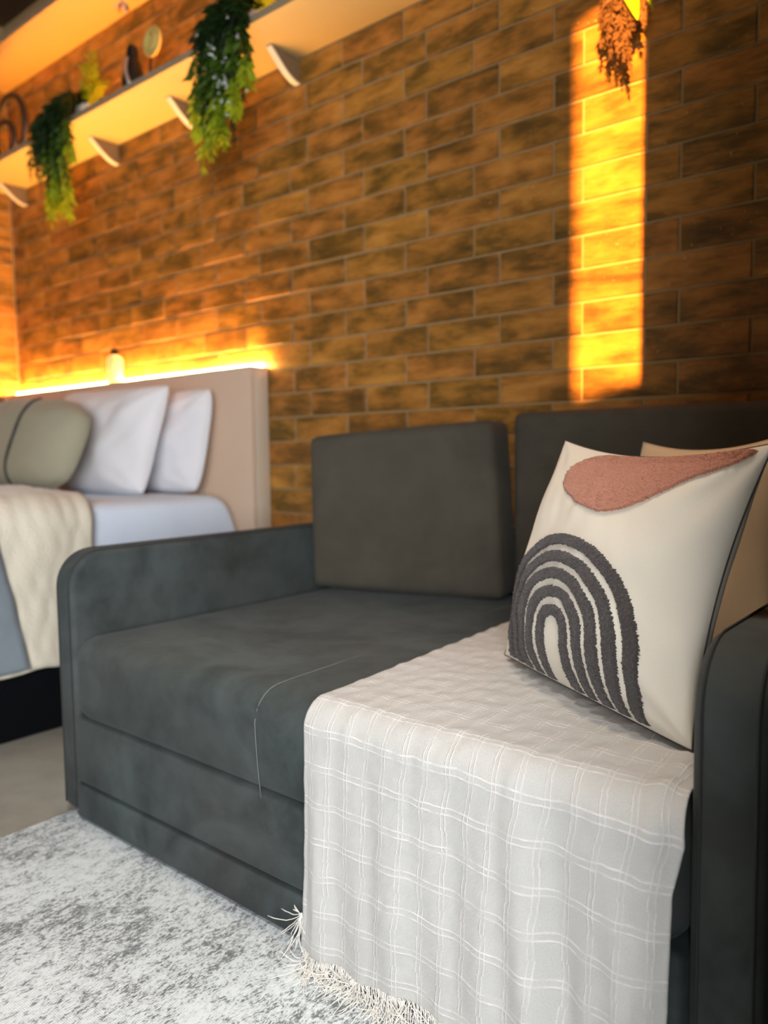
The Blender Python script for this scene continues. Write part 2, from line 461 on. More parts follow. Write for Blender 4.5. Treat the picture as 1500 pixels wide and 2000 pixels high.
# unseen partition, added to shade the right end of sofa and wall
struct(box('wall_partition', (-0.085, 0.48, 0.0), (0.0, YW + 0.006, 3.3), MAT['plaster_dark']))
# right wall: one tall glazed opening; an unseen wall added outside cuts off the low sun
DY0, DY1, DZ0, DZ = -2.465, -0.78, 0.05, 2.535
bm = bmesh.new()
for lo, hi in (((XR, DY1, 0), (XR + 0.12, YW, 3.3)), ((XR, DY0, DZ), (XR + 0.12, DY1, 3.3)),
               ((XR, DY0, 0), (XR + 0.12, DY1, DZ0)), ((XR, -3.0, 0), (XR + 0.12, DY0, 3.3))):
    box_bm(lo, hi, bm=bm)
struct(box('wall_garden', (1.50, -5.5, 0.0), (1.60, 2.4, 1.565), MAT['plaster']))
struct(bm_obj('wall_right', bm, MAT['plaster']))

# bricks -----------------------------------------------------------
BL_, BH = 0.2796, 0.09534
JT = 0.0075
XA, XB, Z0 = -1.585, -1.679, 1.7114
bmb = box_bm((-0.5, -0.0, -0.5), (0.5, 1.0, 0.5))
def brick_mesh(w_, h_, name):
    b = bmesh.new(); r = bmesh.ops.create_cube(b, size=1.0)
    for v in r['verts']: v.co = Vector((v.co.x * w_, v.co.y * 0.016 + 0.008, v.co.z * h_))
    fe = [e for e in b.edges if all(v.co.y < 0.004 for v in e.verts)]
    bmesh.ops.bevel(b, geom=fe, offset=0.0022, segments=1, affect='EDGES')
    me = bpy.data.meshes.new(name); b.to_mesh(me); b.free(); me.materials.append(MAT['brick'])
    return me
bmb.free()
full = brick_mesh(BL_ - JT, BH - JT, 'brick')

def to_px(P):
    d = Vector(P) - Vector((0, 0, 0.9)); z = d.dot(f2)
    if z < 0.05: return None
    return 750 + FPX * d.dot(r3) / z, 1000 + FPX * d.dot(d3) / z, z

cands = []
for j in range(-17, 18):
    zt = Z0 - j * BH; zc = zt - BH / 2
    if zc < 0.05 or zc > 3.25: continue
    x0 = XA if j % 2 == 0 else XB
    for k in range(-13, 7):
        xl, xr_ = x0 + k * BL_, x0 + (k + 1) * BL_
        xl = max(xl, XL); xr_ = min(xr_, -0.085)
        if xr_ - xl < 0.03: continue
        xc = (xl + xr_) / 2
        p = to_px((xc, YW, zc))
        vis = False; area = 0
        if p:
            vis = -40 < p[0] < 1540 and -25 < p[1] < 2000
            if xc < -2.45 and zc < 1.20: vis = False
            if -2.0 < xc and zc < 0.88: vis = False
            if zc < 0.5: vis = False
            area = 1 / p[2] ** 2
        cands.append((vis, area, xl, xr_, zc))
cands.sort(key=lambda c: (not c[0], -c[1]))
rest = bmesh.new()
nb = 0
for vis, area, xl, xr_, zc in cands:
    wd = xr_ - xl
    dy = random.uniform(-0.0012, 0.0012)
    if vis and nb < 295:
        me = full if abs(wd - BL_) < 1e-4 else brick_mesh(wd - JT, BH - JT, 'brick')
        o = bpy.data.objects.new('brick', me); C.objects.link(o)
        o.parent = wall_back; o.location = ((xl + xr_) / 2, YW + dy, zc)
        o.rotation_euler = (random.uniform(-.006, .006), 0, random.uniform(-.003, .003))
        nb += 1
    else:
        box_bm((xl + JT / 2, YW + dy, zc - BH / 2 + JT / 2), (xr_ - JT / 2, YW + dy + 0.016, zc + BH / 2 - JT / 2), bm=rest)
o = bm_obj('brick_field', rest, MAT['brick'], wall_back); o['kind'] = 'stuff'
# left wall bricks that show in the sliver
rest = bmesh.new()
for j in range(-17, 18):
    zc = Z0 - j * BH - BH / 2
    if zc < 0.05 or zc > 3.25: continue
    for k in range(0, 12):
        y1 = YW - (0.14 if j % 2 else 0.0) - (k - (1 if j % 2 else 0)) * BL_; y0 = y1 - BL_
        y1 = min(y1, YW - 0.002)
        if y1 - y0 < 0.03 or y0 < -1.0: continue
        if y1 > 1.80 and 1.2 < zc < 2.5:
            me = full if abs(y1 - y0 - BL_) < 1e-4 else brick_mesh(y1 - y0 - JT, BH - JT, 'brick')
            o = bpy.data.objects.new('brick', me); C.objects.link(o); o.parent = wall_left
            o.location = (XL + random.uniform(-.001, .001), (y0 + y1) / 2, zc); o.rotation_euler = (0, 0, math.pi / 2)
        else:
            box_bm((XL - 0.016, y0 + JT / 2, zc - BH / 2 + JT / 2), (XL, y1 - JT / 2, zc + BH / 2 - JT / 2), bm=rest)
o = bm_obj('brick_field', rest, MAT['brick'], wall_left); o['kind'] = 'stuff'

# ------------------------------------------------------------------ rug
rug = tag(box('rug', (-1.83, -1.2, 0.0), (0.55, 0.985, 0.008), MAT['rug'], bev=0.003),
          'pale grey rug with a worn mottled pattern in front of the sofa', 'rug')

# ------------------------------------------------------------------ sofa
sofa = thing('sofa', 'charcoal grey suede sofa with low rounded arms standing against the brick wall', 'sofa', (-1.03, 1.5, 0))
SXL, SXR, SY = -1.785, -0.31, 0.938
def softpart(name, lo, hi, r, puff, m, parent, res=(14, 12, 6)):
    dims = [hi[i] - lo[i] for i in range(3)]; c = [(hi[i] + lo[i]) / 2 for i in range(3)]
    W, F = softbox_v(dims, r, puff, res)
    return W + np.array(c), F
# seat cushion: gently rumpled top
W, F = softpart('seat', (SXL, SY, 0.252), (SXR, 2.085, 0.462), 0.055, (0, 0.004, 0.004), None, None, (44, 34, 5))
top = np.clip((W[:, 2] - 0.40) / 0.05, 0, 1)
W[:, 2] += top * 0.0022 * smooth_noise(W[:, 0] * 2.2, W[:, 1] * 1.6, 3)
fr = np.clip((1.0 - W[:, 1]) / 0.06, 0, 1) * np.clip((0.45 - W[:, 2]) / 0.05, 0, 1)
W[:, 1] += fr * 0.0015 * smooth_noise(W[:, 0] * 2.0, W[:, 2] * 5, 5)
pyd('seat', W, F, MAT['suede'], sofa)
W, F = softpart('drawer_front', (SXL, SY + 0.004, 0.100), (SXR, 2.05, 0.266), 0.014, (0, 0.003, 0), None, None, (12, 6, 5))
pyd('drawer_panel', W, F, MAT['suede'], sofa)
W, F = softpart('base', (SXL, SY + 0.002, 0.009), (SXR, 2.05, 0.0955), 0.012, (0, 0.002, 0), None, None, (12, 6, 4))
pyd('base_panel', W, F, MAT['suede'], sofa)
# seam across the seat
R = 0.055
path = [(-1.12 + 0.035 * t_, 2.0 - 1.0 * t_, 0.4648) for t_ in np.linspace(0.0, 0.985, 14)]
path += [(-1.085 - 0.013 * (a / 1.57), SY + R - R * math.sin(a) - 0.0006, 0.4635 - R + R * math.cos(a)) for a in np.linspace(0.2, math.pi / 2, 6)]
path += [(-1.098 + 0.013 * t_, SY - 0.0040 - 0.0022 * math.sin(t_ * 3.14), 0.4165 - 0.16 * t_) for t_ in np.linspace(0.1, 1.0, 6)]
tube('seam', path, 0.0009, MAT['seam'], sofa, n=5)

def arm(x0, x1, name):
    yf, yb, zt, r = 0.952, 2.12, 0.664, 0.088
    prof = [(yf + 0.012, 0.009)] + [(yf, z_) for z_ in np.linspace(0.026, zt - r, 9)]
    prof += [(yf + r - r * math.cos(a), zt - r + r * math.sin(a)) for a in np.linspace(0.12, math.pi / 2, 10)]
    prof += [(y_, zt) for y_ in np.linspace(yf + r + 0.08, yb, 14)] + [(yb, 0.012)]
    b = bmesh.new()
    vs = [b.verts.new((x0, y_, z_)) for y_, z_ in prof]; f_ = b.faces.new(vs)
    ext = bmesh.ops.extrude_face_region(b, geom=[f_])
    for v in ext['geom']:
        if isinstance(v, bmesh.types.BMVert): v.co.x = x1
    bmesh.ops.recalc_face_normals(b, faces=b.faces[:])
    side = [e for e in b.edges if abs(e.verts[0].co.x - e.verts[1].co.x) < 1e-6]
    bmesh.ops.bevel(b, geom=side, offset=0.016, segments=4, profile=0.5, affect='EDGES')
    a_ = autosmooth(bm_obj(name, b, MAT['suede'], sofa), 60)
    for xs in (x0 + 0.0125, x1 - 0.0125):
        pts = [(xs, y_ - 0.0005 if y_ == yf else y_, z_ + (0.0008 if z_ == zt else 0)) for y_, z_ in prof[1:-1]]
        sm_ = tube('seam', pts, 0.0022, MAT['seam_dark'], None, n=5)
        sm_.parent = a_; sm_.matrix_parent_inverse = a_.matrix_world.inverted()
    return a_
arm(-1.866, -1.788, 'arm'); arm(-0.307, -0.217, 'arm')
box('back_panel', (-1.866, 2.105, 0.012), (-0.217, 2.142, 0.64), MAT['suede'], sofa, 0.01)

# loose back cushions (lean on the back, each a thing)
def cushion(name, label, front, back, group):
    # front/back: BL, BR, TR, TL
    t = thing(name, label, 'cushion', tuple(np.mean(np.array(front), axis=0) - np.array([0, 0, 0.26])), group)
    w_ = np.linalg.norm(np.array(front[1]) - np.array(front[0])); h_ = np.linalg.norm(np.array(front[3]) - np.array(front[0])); d_ = np.linalg.norm(np.array(back[0]) - np.array(front[0]))
    dims = (w_, d_, h_)
    W, F = softbox_v(dims, 0.026, (0.004, 0.014, 0.004), (16, 6, 14))
    cn = [[[front[0], front[1]], [back[0], back[1]]], [[front[3], front[2]], [back[3], back[2]]]]
    pyd('cushion_cover', hexa_map(W, dims, cn), F, MAT['suede_warm'], t)
    # seam line around the front border
    lp = []
    hx, hz = w_ / 2 - 0.010, h_ / 2 - 0.010
    for (ax, az, bx, bz) in ((-1, -1, 1, -1), (1, -1, 1, 1), (1, 1, -1, 1), (-1, 1, -1, -1)):
        for q in np.linspace(0, 1, 12)[:-1]:
            lp.append((hx * (ax + (bx - ax) * q), -d_ / 2 + 0.0115, hz * (az + (bz - az) * q)))
    lp = hexa_map(np.array(lp), dims, cn)
    tube('piping', lp, 0.0032, MAT['suede_warm'], t, n=6, closed=True)
    return t
GB = None
cushion('back_cushion', 'charcoal grey back cushion standing skewed at the end by the bed', 
        [(-1.775, 1.760, 0.470), (-1.155, 1.920, 0.468), (-1.200, 1.925, 0.990), (-1.780, 1.762, 0.953)],
        [(-1.780, 1.915, 0.470), (-1.190, 2.070, 0.468), (-1.215, 2.062, 0.990), (-1.785, 1.915, 0.953)], 'back cushions of the sofa')
cushion('back_cushion', 'charcoal grey back cushion set flat against the wall behind the cream pillows',
        [(-1.163, 1.985, 0.473), (-0.325, 1.985, 0.473), (-0.325, 1.985, 1.010), (-1.163, 1.985, 1.010)],
        [(-1.163, 2.086, 0.473), (-0.325, 2.086, 0.473), (-0.325, 2.086, 1.010), (-1.163, 2.086, 1.010)], 'back cushions of the sofa')

# ------------------------------------------------------------------ woven throw over the seat
throw = thing('woven_throw', 'cream windowpane woven cotton throw with fringe draped over the sofa seat', 'throw', (-0.64, 0.93, 0.468))
TZ = 0.4695; TYF = SY - 0.012; TR_ = 0.050
L_top = 1.80 - (TYF + TR_); L_arc = TR_ * math.pi / 2; L_front = (TZ - TR_) - 0.028
LT = L_top + L_arc + L_front
def throw_pt(u, v):
    """u 0..1 across (left to right), v metres from the back edge; arrays"""
    s = v
    # path
    y = np.where(s < L_top, 1.80 - s, 0); z = np.where(s < L_top, TZ, 0)
    a = np.clip((s - L_top) / TR_, 0, math.pi / 2)
    on_arc = (s >= L_top) & (s < L_top + L_arc)
    y = np.where(on_arc, TYF + TR_ - TR_ * np.sin(a), y); z = np.where(on_arc, TZ - TR_ + TR_ * np.cos(a), z)
    fr_ = s >= L_top + L_arc
    hang = np.clip((s - L_top - L_arc) / L_front, 0, 1.2)
    y = np.where(fr_, TYF, y); z = np.where(fr_, TZ - TR_ - (s - L_top - L_arc), z)
    # outline: left edge and right edge
    topf = np.clip(s / L_top, 0, 1)
    xl = -1.00 + 0.045 * topf - 0.015 * hang ** 2
    xr_ = -0.3115 + 0.009 * np.clip((s - L_top) / L_arc, 0, 1) - 0.012 * np.clip(hang * 6, 0, 1) - 0.008 * hang
    x = xl + (xr_ - xl) * u
    ny = np.where(s < L_top, 0.0, -np.sin(a)); nz_ = np.where(s < L_top, 1.0, np.cos(a))
    ny = np.where(fr_, -1.0, ny); nz_ = np.where(fr_, 0.0, nz_)
    uu = x; vv = s
    amp_f = np.clip((s - L_top) / 0.35, 0, 1)
    edge = np.clip(np.minimum(u, 1 - u) / 0.06, 0.25, 1)
    # puckers between the thick yarns
    pk = np.abs(np.sin(math.pi * (uu + 0.004 * np.sin(vv * 40)) / 0.040)) * np.abs(np.sin(math.pi * vv / 0.062))
    d = (0.0016 - 0.0004 * np.clip((s - L_top) / 0.12, 0, 1)) * pk + 0.0011 * smooth_noise(uu * 17 + vv * 5, vv * 13, 21, 3)
    d = d + 0.0016 * (1 + smooth_noise(uu * 4 + vv * 2, vv * 3, 22, 3))
    # hanging folds: shallow, slightly diagonal
    ph = uu + 0.10 * (s - L_top)
    fold = 0.006 * np.sin(2 * math.pi * ph / 0.19 + 0.6) + 0.0035 * np.sin(2 * math.pi * (uu - 0.06 * s) / 0.083 + 1.0)
    fold = fold + 0.022 * np.exp(-((uu + 0.54 - 0.10 * (s - L_top)) / 0.035) ** 2) - 0.010 * np.exp(-((uu + 0.49 - 0.10 * (s - L_top)) / 0.02) ** 2)
    fold = fold + 0.016 * np.exp(-((uu + 0.385 + 0.02 * np.sin(s * 9)) / 0.022) ** 2)
    d = d + amp_f * edge * (fold + 0.014)
    d = d + 0.006 * np.exp(-((uu + 0.36 - 0.02 * s) / 0.018) ** 2) * np.clip((s - 0.3) / 0.4, 0, 1)
    d = np.maximum(d, 0.0008)
    y = y + ny * d; z = z + nz_ * d
    z = z + np.where(fr_, 0.010 * hang * smooth_noise(uu * 3, uu * 0, 31, 2), 0)
    return x, y, z
NU, NV = 190, 330
ug, vg = np.meshgrid(np.linspace(0, 1, NU), np.linspace(0, LT, NV), indexing='ij')
X_, Y_, Z_ = throw_pt(ug.ravel(), vg.ravel())
TV = np.stack([X_, Y_, Z_], 1)
ii, jj = np.meshgrid(np.arange(NU - 1), np.arange(NV - 1), indexing='ij')
a0 = (ii * NV + jj).ravel(); TF = np.stack([a0, a0 + 1, a0 + NV + 1, a0 + NV], 1)
cl = pyd('cloth', TV, TF.tolist(), MAT['throw'], throw, uv=np.stack([ug.ravel() * 0.64, vg.ravel()], 1))
so = cl.modifiers.new('thick', 'SOLIDIFY'); so.thickness = 0.0016; so.offset = -1
# fringe
FV, FF = [], []
def strand(p, L, lean, r=0.00075, n=6):
    pts = [p]; d = np.array([lean[0], lean[1], -1.0]); d /= np.linalg.norm(d)
    q = np.array(p, float)
    curl = rng.normal(0, 0.55, 3)
    for i in range(n):
        d = d + curl * 0.28 + rng.normal(0, 0.16, 3); d[2] -= 0.10; d /= np.linalg.norm(d)
        q = q + d * L / n
        if q[2] < 0.0105:
            q[2] = 0.0105 + rng.uniform(0, 0.002); d[2] = 0; d += np.array([0.16, -0.22, 0]); d /= np.linalg.norm(d)
        q[1] = min(q[1], SY - 0.004)
        pts.append(tuple(q))
    tube_v(pts, [r] * (len(pts) - 1) + [r * 0.6], 4, False, FV, FF)
hx_, hy_, hz_ = throw_pt(np.linspace(0, 1, 260), np.full(260, LT))
clump = 0
for i in range(260):
    if i % 6 == 0: clump = rng.normal(0.42, 0.28); cl2 = rng.normal(-0.50, 0.25)
    for _ in range(2 if i % 3 else 3):
        strand((hx_[i] + rng.normal(0, .0008), hy_[i] + rng.normal(0, .0008), hz_[i] + 0.002), rng.uniform(0.045, 0.085), (clump + rng.normal(0, .25), cl2 + rng.normal(0, .15)))
# stray knot on the left selvedge
kx, ky, kz = throw_pt(np.array([0.0]), np.array([LT - 0.06]))
for _ in range(14):
    strand((kx[0], ky[0] - 0.002, kz[0] + 0.004), rng.uniform(0.05, 0.08), (rng.normal(-0.25, .2), rng.normal(-0.1, .1)))
for _ in range(4):
    tube_v([(kx[0], ky[0] - .002, kz[0]), (kx[0] - .006 * rng.uniform(.3, 1), ky[0] - .006, kz[0] + .006), (kx[0] - .014, ky[0] - .008 + rng.normal(0, .003), kz[0] + rng.uniform(.006, .016))], 0.0007, 4, False, FV, FF)
fo = pyd('fringe', FV, FF, MAT['fringe'], throw); fo['kind'] = 'stuff'

# ------------------------------------------------------------------ pillows (shared builder)
def pillow_fn(BLc, BRc, TRc, TLc, T, kl=0.012, kr=0.030, kt=0.028, kb=0.0, p=2.4, q=0.62, rc=0.0):
    BLc, BRc, TRc, TLc = [np.array(c, float) for c in (BLc, BRc, TRc, TLc)]
    n = np.cross(BRc - BLc, TLc - BLc); n /= np.linalg.norm(n)
    wd = np.linalg.norm(BRc - BLc); ht = np.linalg.norm(TLc - BLc)
    def pf(a): return np.maximum(0, 1 - np.abs(2 * a - 1) ** p) ** q
    def P(s, t, side=1.0, lift=0.0):
        cs = 1 - (2 * t - 1) ** 2; ct = 1 - (2 * s - 1) ** 2
        s2 = s + cs * (kl / wd * (1 - s) - kr / wd * s)
        t2 = t + ct * (kb / ht * (1 - t) - kt / ht * t)
        k = rc * (np.abs(2 * s - 1) ** 5) * (np.abs(2 * t - 1) ** 5)
        s2 = s2 + (0.5 - s2) * k; t2 = t2 + (0.5 - t2) * k
        b = (BLc * (1 - s2)[:, None] + BRc * s2[:, None]) * (1 - t2)[:, None] + (TLc * (1 - s2)[:, None] + TRc * s2[:, None]) * t2[:, None]
        th = T * pf(s) * pf(t) * side
        return b + n * (th + lift)[:, None]
    return P, n
def pillow_mesh(P, n=44, wr=0.0, seed=0, back=0.9):
    a = (1 - np.cos(np.linspace(0, math.pi, n))) / 2 * 0.55 + np.linspace(0, 1, n) * 0.45
    s, t = np.meshgrid(a, a, indexing='ij'); s = s.ravel(); t = t.ravel()
    env = (16 * s * (1 - s) * t * (1 - t))
    # creases run out of the corners
    w1 = wr * smooth_noise(s * 2.4, t * 2.4, seed, 3) * np.sqrt(env)
    for (cx, cyy) in ((0, 0), (1, 0), (0, 1), (1, 1)):
        r_ = np.hypot(s - cx, t - cyy); an = np.arctan2(np.abs(t - cyy), np.abs(s - cx))
        w1 = w1 + wr * 0.9 * np.sin(an * 11 + seed) * np.exp(-(r_ / 0.28) ** 2) * np.sqrt(env)
    A = P(s, t, 1.0, w1); B = P(s, t, -back, -w1)
    F = []; N = n * n
    for i in range(n - 1):
        for j in range(n - 1):
            k = i * n + j
            F.append((k, k + n, k + n + 1, k + 1)); F.append((N + k, N + k + 1, N + k + n + 1, N + k + n))
    V = np.concatenate([A, B])
    me_v = V; bmx = bmesh.new()
    vs = [bmx.verts.new(tuple(p)) for p in me_v]
    for f in F:
        bmx.faces.new([vs[k] for k in f])
    bmesh.ops.remove_doubles(bmx, verts=bmx.verts[:], dist=1e-5)
    bmesh.ops.recalc_face_normals(bmx, faces=bmx.faces[:])
    return bmx
def rim(P, n=30):
    q = np.linspace(0, 1, n); o = np.zeros(n); l = np.ones(n)
    s = np.concatenate([q, l[1:], q[::-1][1:], o[1:-1]]); t = np.concatenate([o, q[1:], l[1:], q[::-1][1:-1]])
    return P(s, t, 0.0, np.zeros_like(s))

# --- the tufted arch pillow
ap = thing('arch_pillow', 'cream throw pillow with tufted charcoal arches and a blush shape, on the woven throw', 'pillow', (-0.55, 1.24, 0.475))
PT, pn = pillow_fn((-.818, 1.368, .481), (-.345, 1.078, .481), (-.268, 1.158, .906), (-.724, 1.447, .920), 0.090)
bm_obj('cover', pillow_mesh(PT, 80, 0.0055, 4), MAT['canvas'], ap, True)
tube('piping', rim(PT, 40), 0.0014, MAT['piping'], ap, 6, True)
def front_pts(s, t, lift): return PT(np.asarray(s, float), np.asarray(t, float), 1.0, np.asarray(lift, float))
def crease(s, t):
    env = 16 * s * (1 - s) * t * (1 - t); wr = 0.0055
    w1 = wr * smooth_noise(s * 2.4, t * 2.4, 4, 3) * np.sqrt(np.maximum(env, 0))
    for (cx, cyy) in ((0, 0), (1, 0), (0, 1), (1, 1)):
        r_ = np.hypot(s - cx, t - cyy); an = np.arctan2(np.abs(t - cyy), np.abs(s - cx))
        w1 = w1 + wr * 0.9 * np.sin(an * 11 + 4) * np.exp(-(r_ / 0.28) ** 2) * np.sqrt(np.maximum(env, 0))
    return w1
AS, AT = 0.475, 0.235
def arch_band(ro, ri):
    path = []
    t_leg = 0.018
    nl = int((AT - t_leg) / 0.0035)
    for k in range(nl): path.append(('L', k / nl))
    na = int(math.pi * ro / 0.0035)
    for k in range(na + 1): path.append(('A', k / na))
    for k in range(1, nl + 1): path.append(('R', k / nl))
    m_ = 16
    V, F = [], []
    S_, T_, Lf = [], [], []
    for kind, q in path:
        for c in range(m_ + 1):
            w_ = c / m_; r = ro + (ri - ro) * w_
            jag = (rng.normal(0, 0.0030) if c in (0, m_) else rng.normal(0, 0.0010))
            r += jag
            if kind == 'A': s = AS - r * math.cos(math.pi * q); t = AT + r * math.sin(math.pi * q)
            elif kind == 'L': s = AS - r; t = t_leg + (AT - t_leg) * q
            else: s = AS + r; t = AT - (AT - t_leg) * q
            prof = 0.0 if c in (0, m_) else 1.0
            S_.append(s); T_.append(t + rng.normal(0, 0.0008)); Lf.append(prof * (0.0048 + abs(rng.normal(0, 0.0014))) - (0.0015 if prof == 0 else 0))
    S_ = np.clip(np.array(S_), 0.004, 0.996); T_ = np.clip(np.array(T_), 0.004, 0.996); Lf = np.array(Lf) + crease(S_, T_)
    V = front_pts(S_, T_, Lf)
    n_ = len(path)
    for i in range(n_ - 1):
        for c in range(m_):
            k = i * (m_ + 1) + c; F.append((k, k + m_ + 1, k + m_ + 2, k + 1))
    return V, F
for ro, ri in ((0.389, 0.345), (0.318, 0.273), (0.247, 0.202), (0.173, 0.130), (0.097, 0.054)):
    V, F = arch_band(ro, ri)
    pyd('tufted_arch', V, F, MAT['tuft_grey'], ap)
# blush shape
bpoly = np.array([(.262, .93), (.246, .897), (.248, .862), (.268, .833), (.305, .808), (.360, .786), (.420, .766), (.480, .752), (.573, .737), (.657, .757), (.712, .785), (.765, .822), (.808, .858), (.855, .890), (.915, .920), (.955, .950), (.955, .985), (.80, .992), (.62, .992), (.46, .992), (.35, .985), (.285, .955)])
def inside(px_, py_, poly):
    res = np.zeros(px_.shape, bool); j = len(poly) - 1
    for i in range(len(poly)):
        xi, yi = poly[i]; xj, yj = poly[j]
        cnd = ((yi > py_) != (yj > py_)) & (px_ < (xj - xi) * (py_ - yi) / (yj - yi + 1e-12) + xi)
        res ^= cnd; j = i
    return res
# smooth the outline (Catmull-Rom)
sm = []
n_ = len(bpoly)
for i in range(n_):
    p0, p1, p2, p3 = bpoly[i - 1], bpoly[i], bpoly[(i + 1) % n_], bpoly[(i + 2) % n_]
    for q in np.linspace(0, 1, 6)[:-1]:
        sm.append(0.5 * ((2 * p1) + (-p0 + p2) * q + (2 * p0 - 5 * p1 + 4 * p2 - p3) * q * q + (-p0 + 3 * p1 - 3 * p2 + p3) * q ** 3))
sm = np.array(sm); sm[:, 1] = np.minimum(sm[:, 1], 0.994)
gs = np.arange(0.24, 0.98, 0.0042); gt = np.concatenate([np.arange(0.72, 0.95, 0.0042), np.linspace(0.95, 0.997, 26)])
GS, GT = np.meshgrid(gs, gt, indexing='ij')
js = GS + rng.normal(0, 0.0010, GS.shape); jt = GT + rng.normal(0, 0.0006, GT.shape)
ins = inside(js, jt, sm)
lift = np.where(ins, 0.0050 + np.abs(rng.normal(0, 0.0013, GS.shape)), -0.002)
fs, ft = np.clip(js.ravel(), .004, .996), np.clip(jt.ravel(), .004, .998)
V = front_pts(fs, ft, lift.ravel() + crease(fs, ft)); F = []
ns_, nt_ = GS.shape
for i in range(ns_ - 1):
    for j in range(nt_ - 1):
        if ins[i, j] or ins[i + 1, j] or ins[i, j + 1] or ins[i + 1, j + 1]:
            k = i * nt_ + j; F.append((k, k + nt_, k + nt_ + 1, k + 1))
bo = pyd('tufted_patch', V, F, MAT['tuft_blush'], ap)
bo['label'] = 'blush pink tufted bean shape along the top edge'
b_ = bmesh.new(); b_.from_mesh(bo.data); bmesh.ops.delete(b_, geom=[v for v in b_.verts if not v.link_faces], context='VERTS'); b_.to_mesh(bo.data); b_.free()

# --- second cream pillow behind it
rp = thing('plain_pillow', 'plain cream pillow mostly hidden behind the arch pillow', 'pillow', (-0.55, 1.62, 0.475))
PR, _ = pillow_fn((-.760, 1.690, .479), (-.330, 1.50, .479), (-.335, 1.60, .93), (-.690, 1.775, .915), 0.075)
bm_obj('cover', pillow_mesh(PR, 36, 0.002, 9), MAT['canvas_warm'], rp, True)
tube('piping', rim(PR, 24), 0.0021, MAT['canvas_warm'], rp, 6, True)

# ------------------------------------------------------------------ bed
BXR = -2.455; BXL = -4.47
bed = thing('bed', 'wide bed with white sheet and black base beside the sofa arm', 'bed', (-3.4, 1.0, 0))
box('bed_base', (BXL, -0.2, 0.0), (BXR + 0.01, 2.03, 0.30), MAT['black'], bed, 0.01)
W, F = softpart('mattress', (BXL, -0.2, 0.30), (BXR, 2.035, 0.738), 0.055, (0, 0, 0.004), None, None, (30, 40, 10))
W[:, 1] -= np.clip((W[:, 1] - 1.6) / 0.4, 0, 1) * np.clip((W[:, 2] - 0.56) / 0.18, 0, 1) ** 1.5 * 0.07
W[:, 1] += np.clip((W[:, 1] - 1.6) / 0.4, 0, 1) * 0.012
sd = np.clip((W[:, 0] - (BXR - 0.05)) / 0.05, 0, 1)
W[:, 0] += sd * 0.006 * (1 + np.sin(W[:, 1] * 42 + 1.5 * np.sin(W[:, 2] * 9))) * np.clip((0.72 - W[:, 2]) / 0.2, 0, 1) * np.clip((W[:, 1] - 1.3) / 0.5, 0.2, 1)
pyd('sheet', W, F, MAT['sheet'], bed)

hb = thing('headboard', 'taupe panel headboard with warm light strip along its top, fixed to the wall', 'headboard', (-3.4, 2.08, 0))
HX1 = -2.385
box('panel', (XL + 0.01, 2.052, 0.0), (HX1, 2.072, 1.250), MAT['headboard'], hb, 0.002)
box('side_edge', (HX1 - 0.02, 2.0725, 0.0), (HX1, 2.146, 1.250), MAT['headboard_edge'], hb, 0.003)
box('ledge', (XL + 0.01, 2.0725, 1.225), (HX1 - 0.021, 2.146, 1.248), MAT['headboard_edge'], hb, 0.002)
led = tube('led_strip', [(XL + 0.02, 2.125, 1.256), (-3.4, 2.125, 1.256), (HX1 - 0.01, 2.125, 1.256)], 0.008, MAT['led'], hb, 8)
led['label'] = 'glowing warm light strip'

def simple_pillow(name, label, corners, T, m, seed, parts=True, cat='pillow', group=None, wr=0.006, n=34, pm=None, **kw):
    c = np.mean(np.array(corners[:2]), axis=0)
    t = thing(name, label, cat, tuple(c), group)
    P, n_ = pillow_fn(*corners, T, **kw)
    bm_obj('pillowcase', pillow_mesh(P, n, wr, seed, 0.4), m, t, True)
    tube('piping', rim(P, 26), 0.003, pm or m, t, 6, True)
    return t, P
simple_pillow('bed_pillow', 'white bed pillow leaning between the sage cushion and the rear white pillow',
              [(-3.40, 1.745, .748), (-2.675, 1.745, .744), (-2.613, 1.845, 1.182), (-3.40, 1.84, 1.19)], 0.105, MAT['pillow_white'], 3, group='white pillows on the bed', kr=0.005, kt=0.010, rc=0.05, wr=0.013, p=3.2, q=0.5)
simple_pillow('bed_pillow', 'white bed pillow resting directly against the taupe headboard',
              [(-3.30, 1.940, .750), (-2.590, 1.940, .746), (-2.532, 1.985, 1.172), (-3.30, 1.985, 1.18)], 0.078, MAT['pillow_white'], 8, group='white pillows on the bed', kr=-0.01, kt=0.015, rc=0.06, wr=0.015, p=3.2, q=0.5)
oc, OP = simple_pillow('sage_cushion', 'plump sage beige cushion with a dark stripe in front of the white pillows',
              [(-3.60, 1.50, .762), (-2.850, 1.50, .762), (-2.790, 1.61, 1.10), (-3.60, 1.61, 1.14)], 0.120, MAT['olive'], 5, cat='cushion', kr=-0.03, kt=-0.02, wr=0.005, p=3.0, q=0.5, rc=0.16)
q = np.linspace(0.03, 0.97, 24)
st = tube('stripe', OP(np.full(24, 0.60) + 0.03 * (q - .5), q, 1.0, np.full(24, 0.002)), 0.007, MAT['piping'], oc, 6)
st['label'] = 'dark corded stripe'

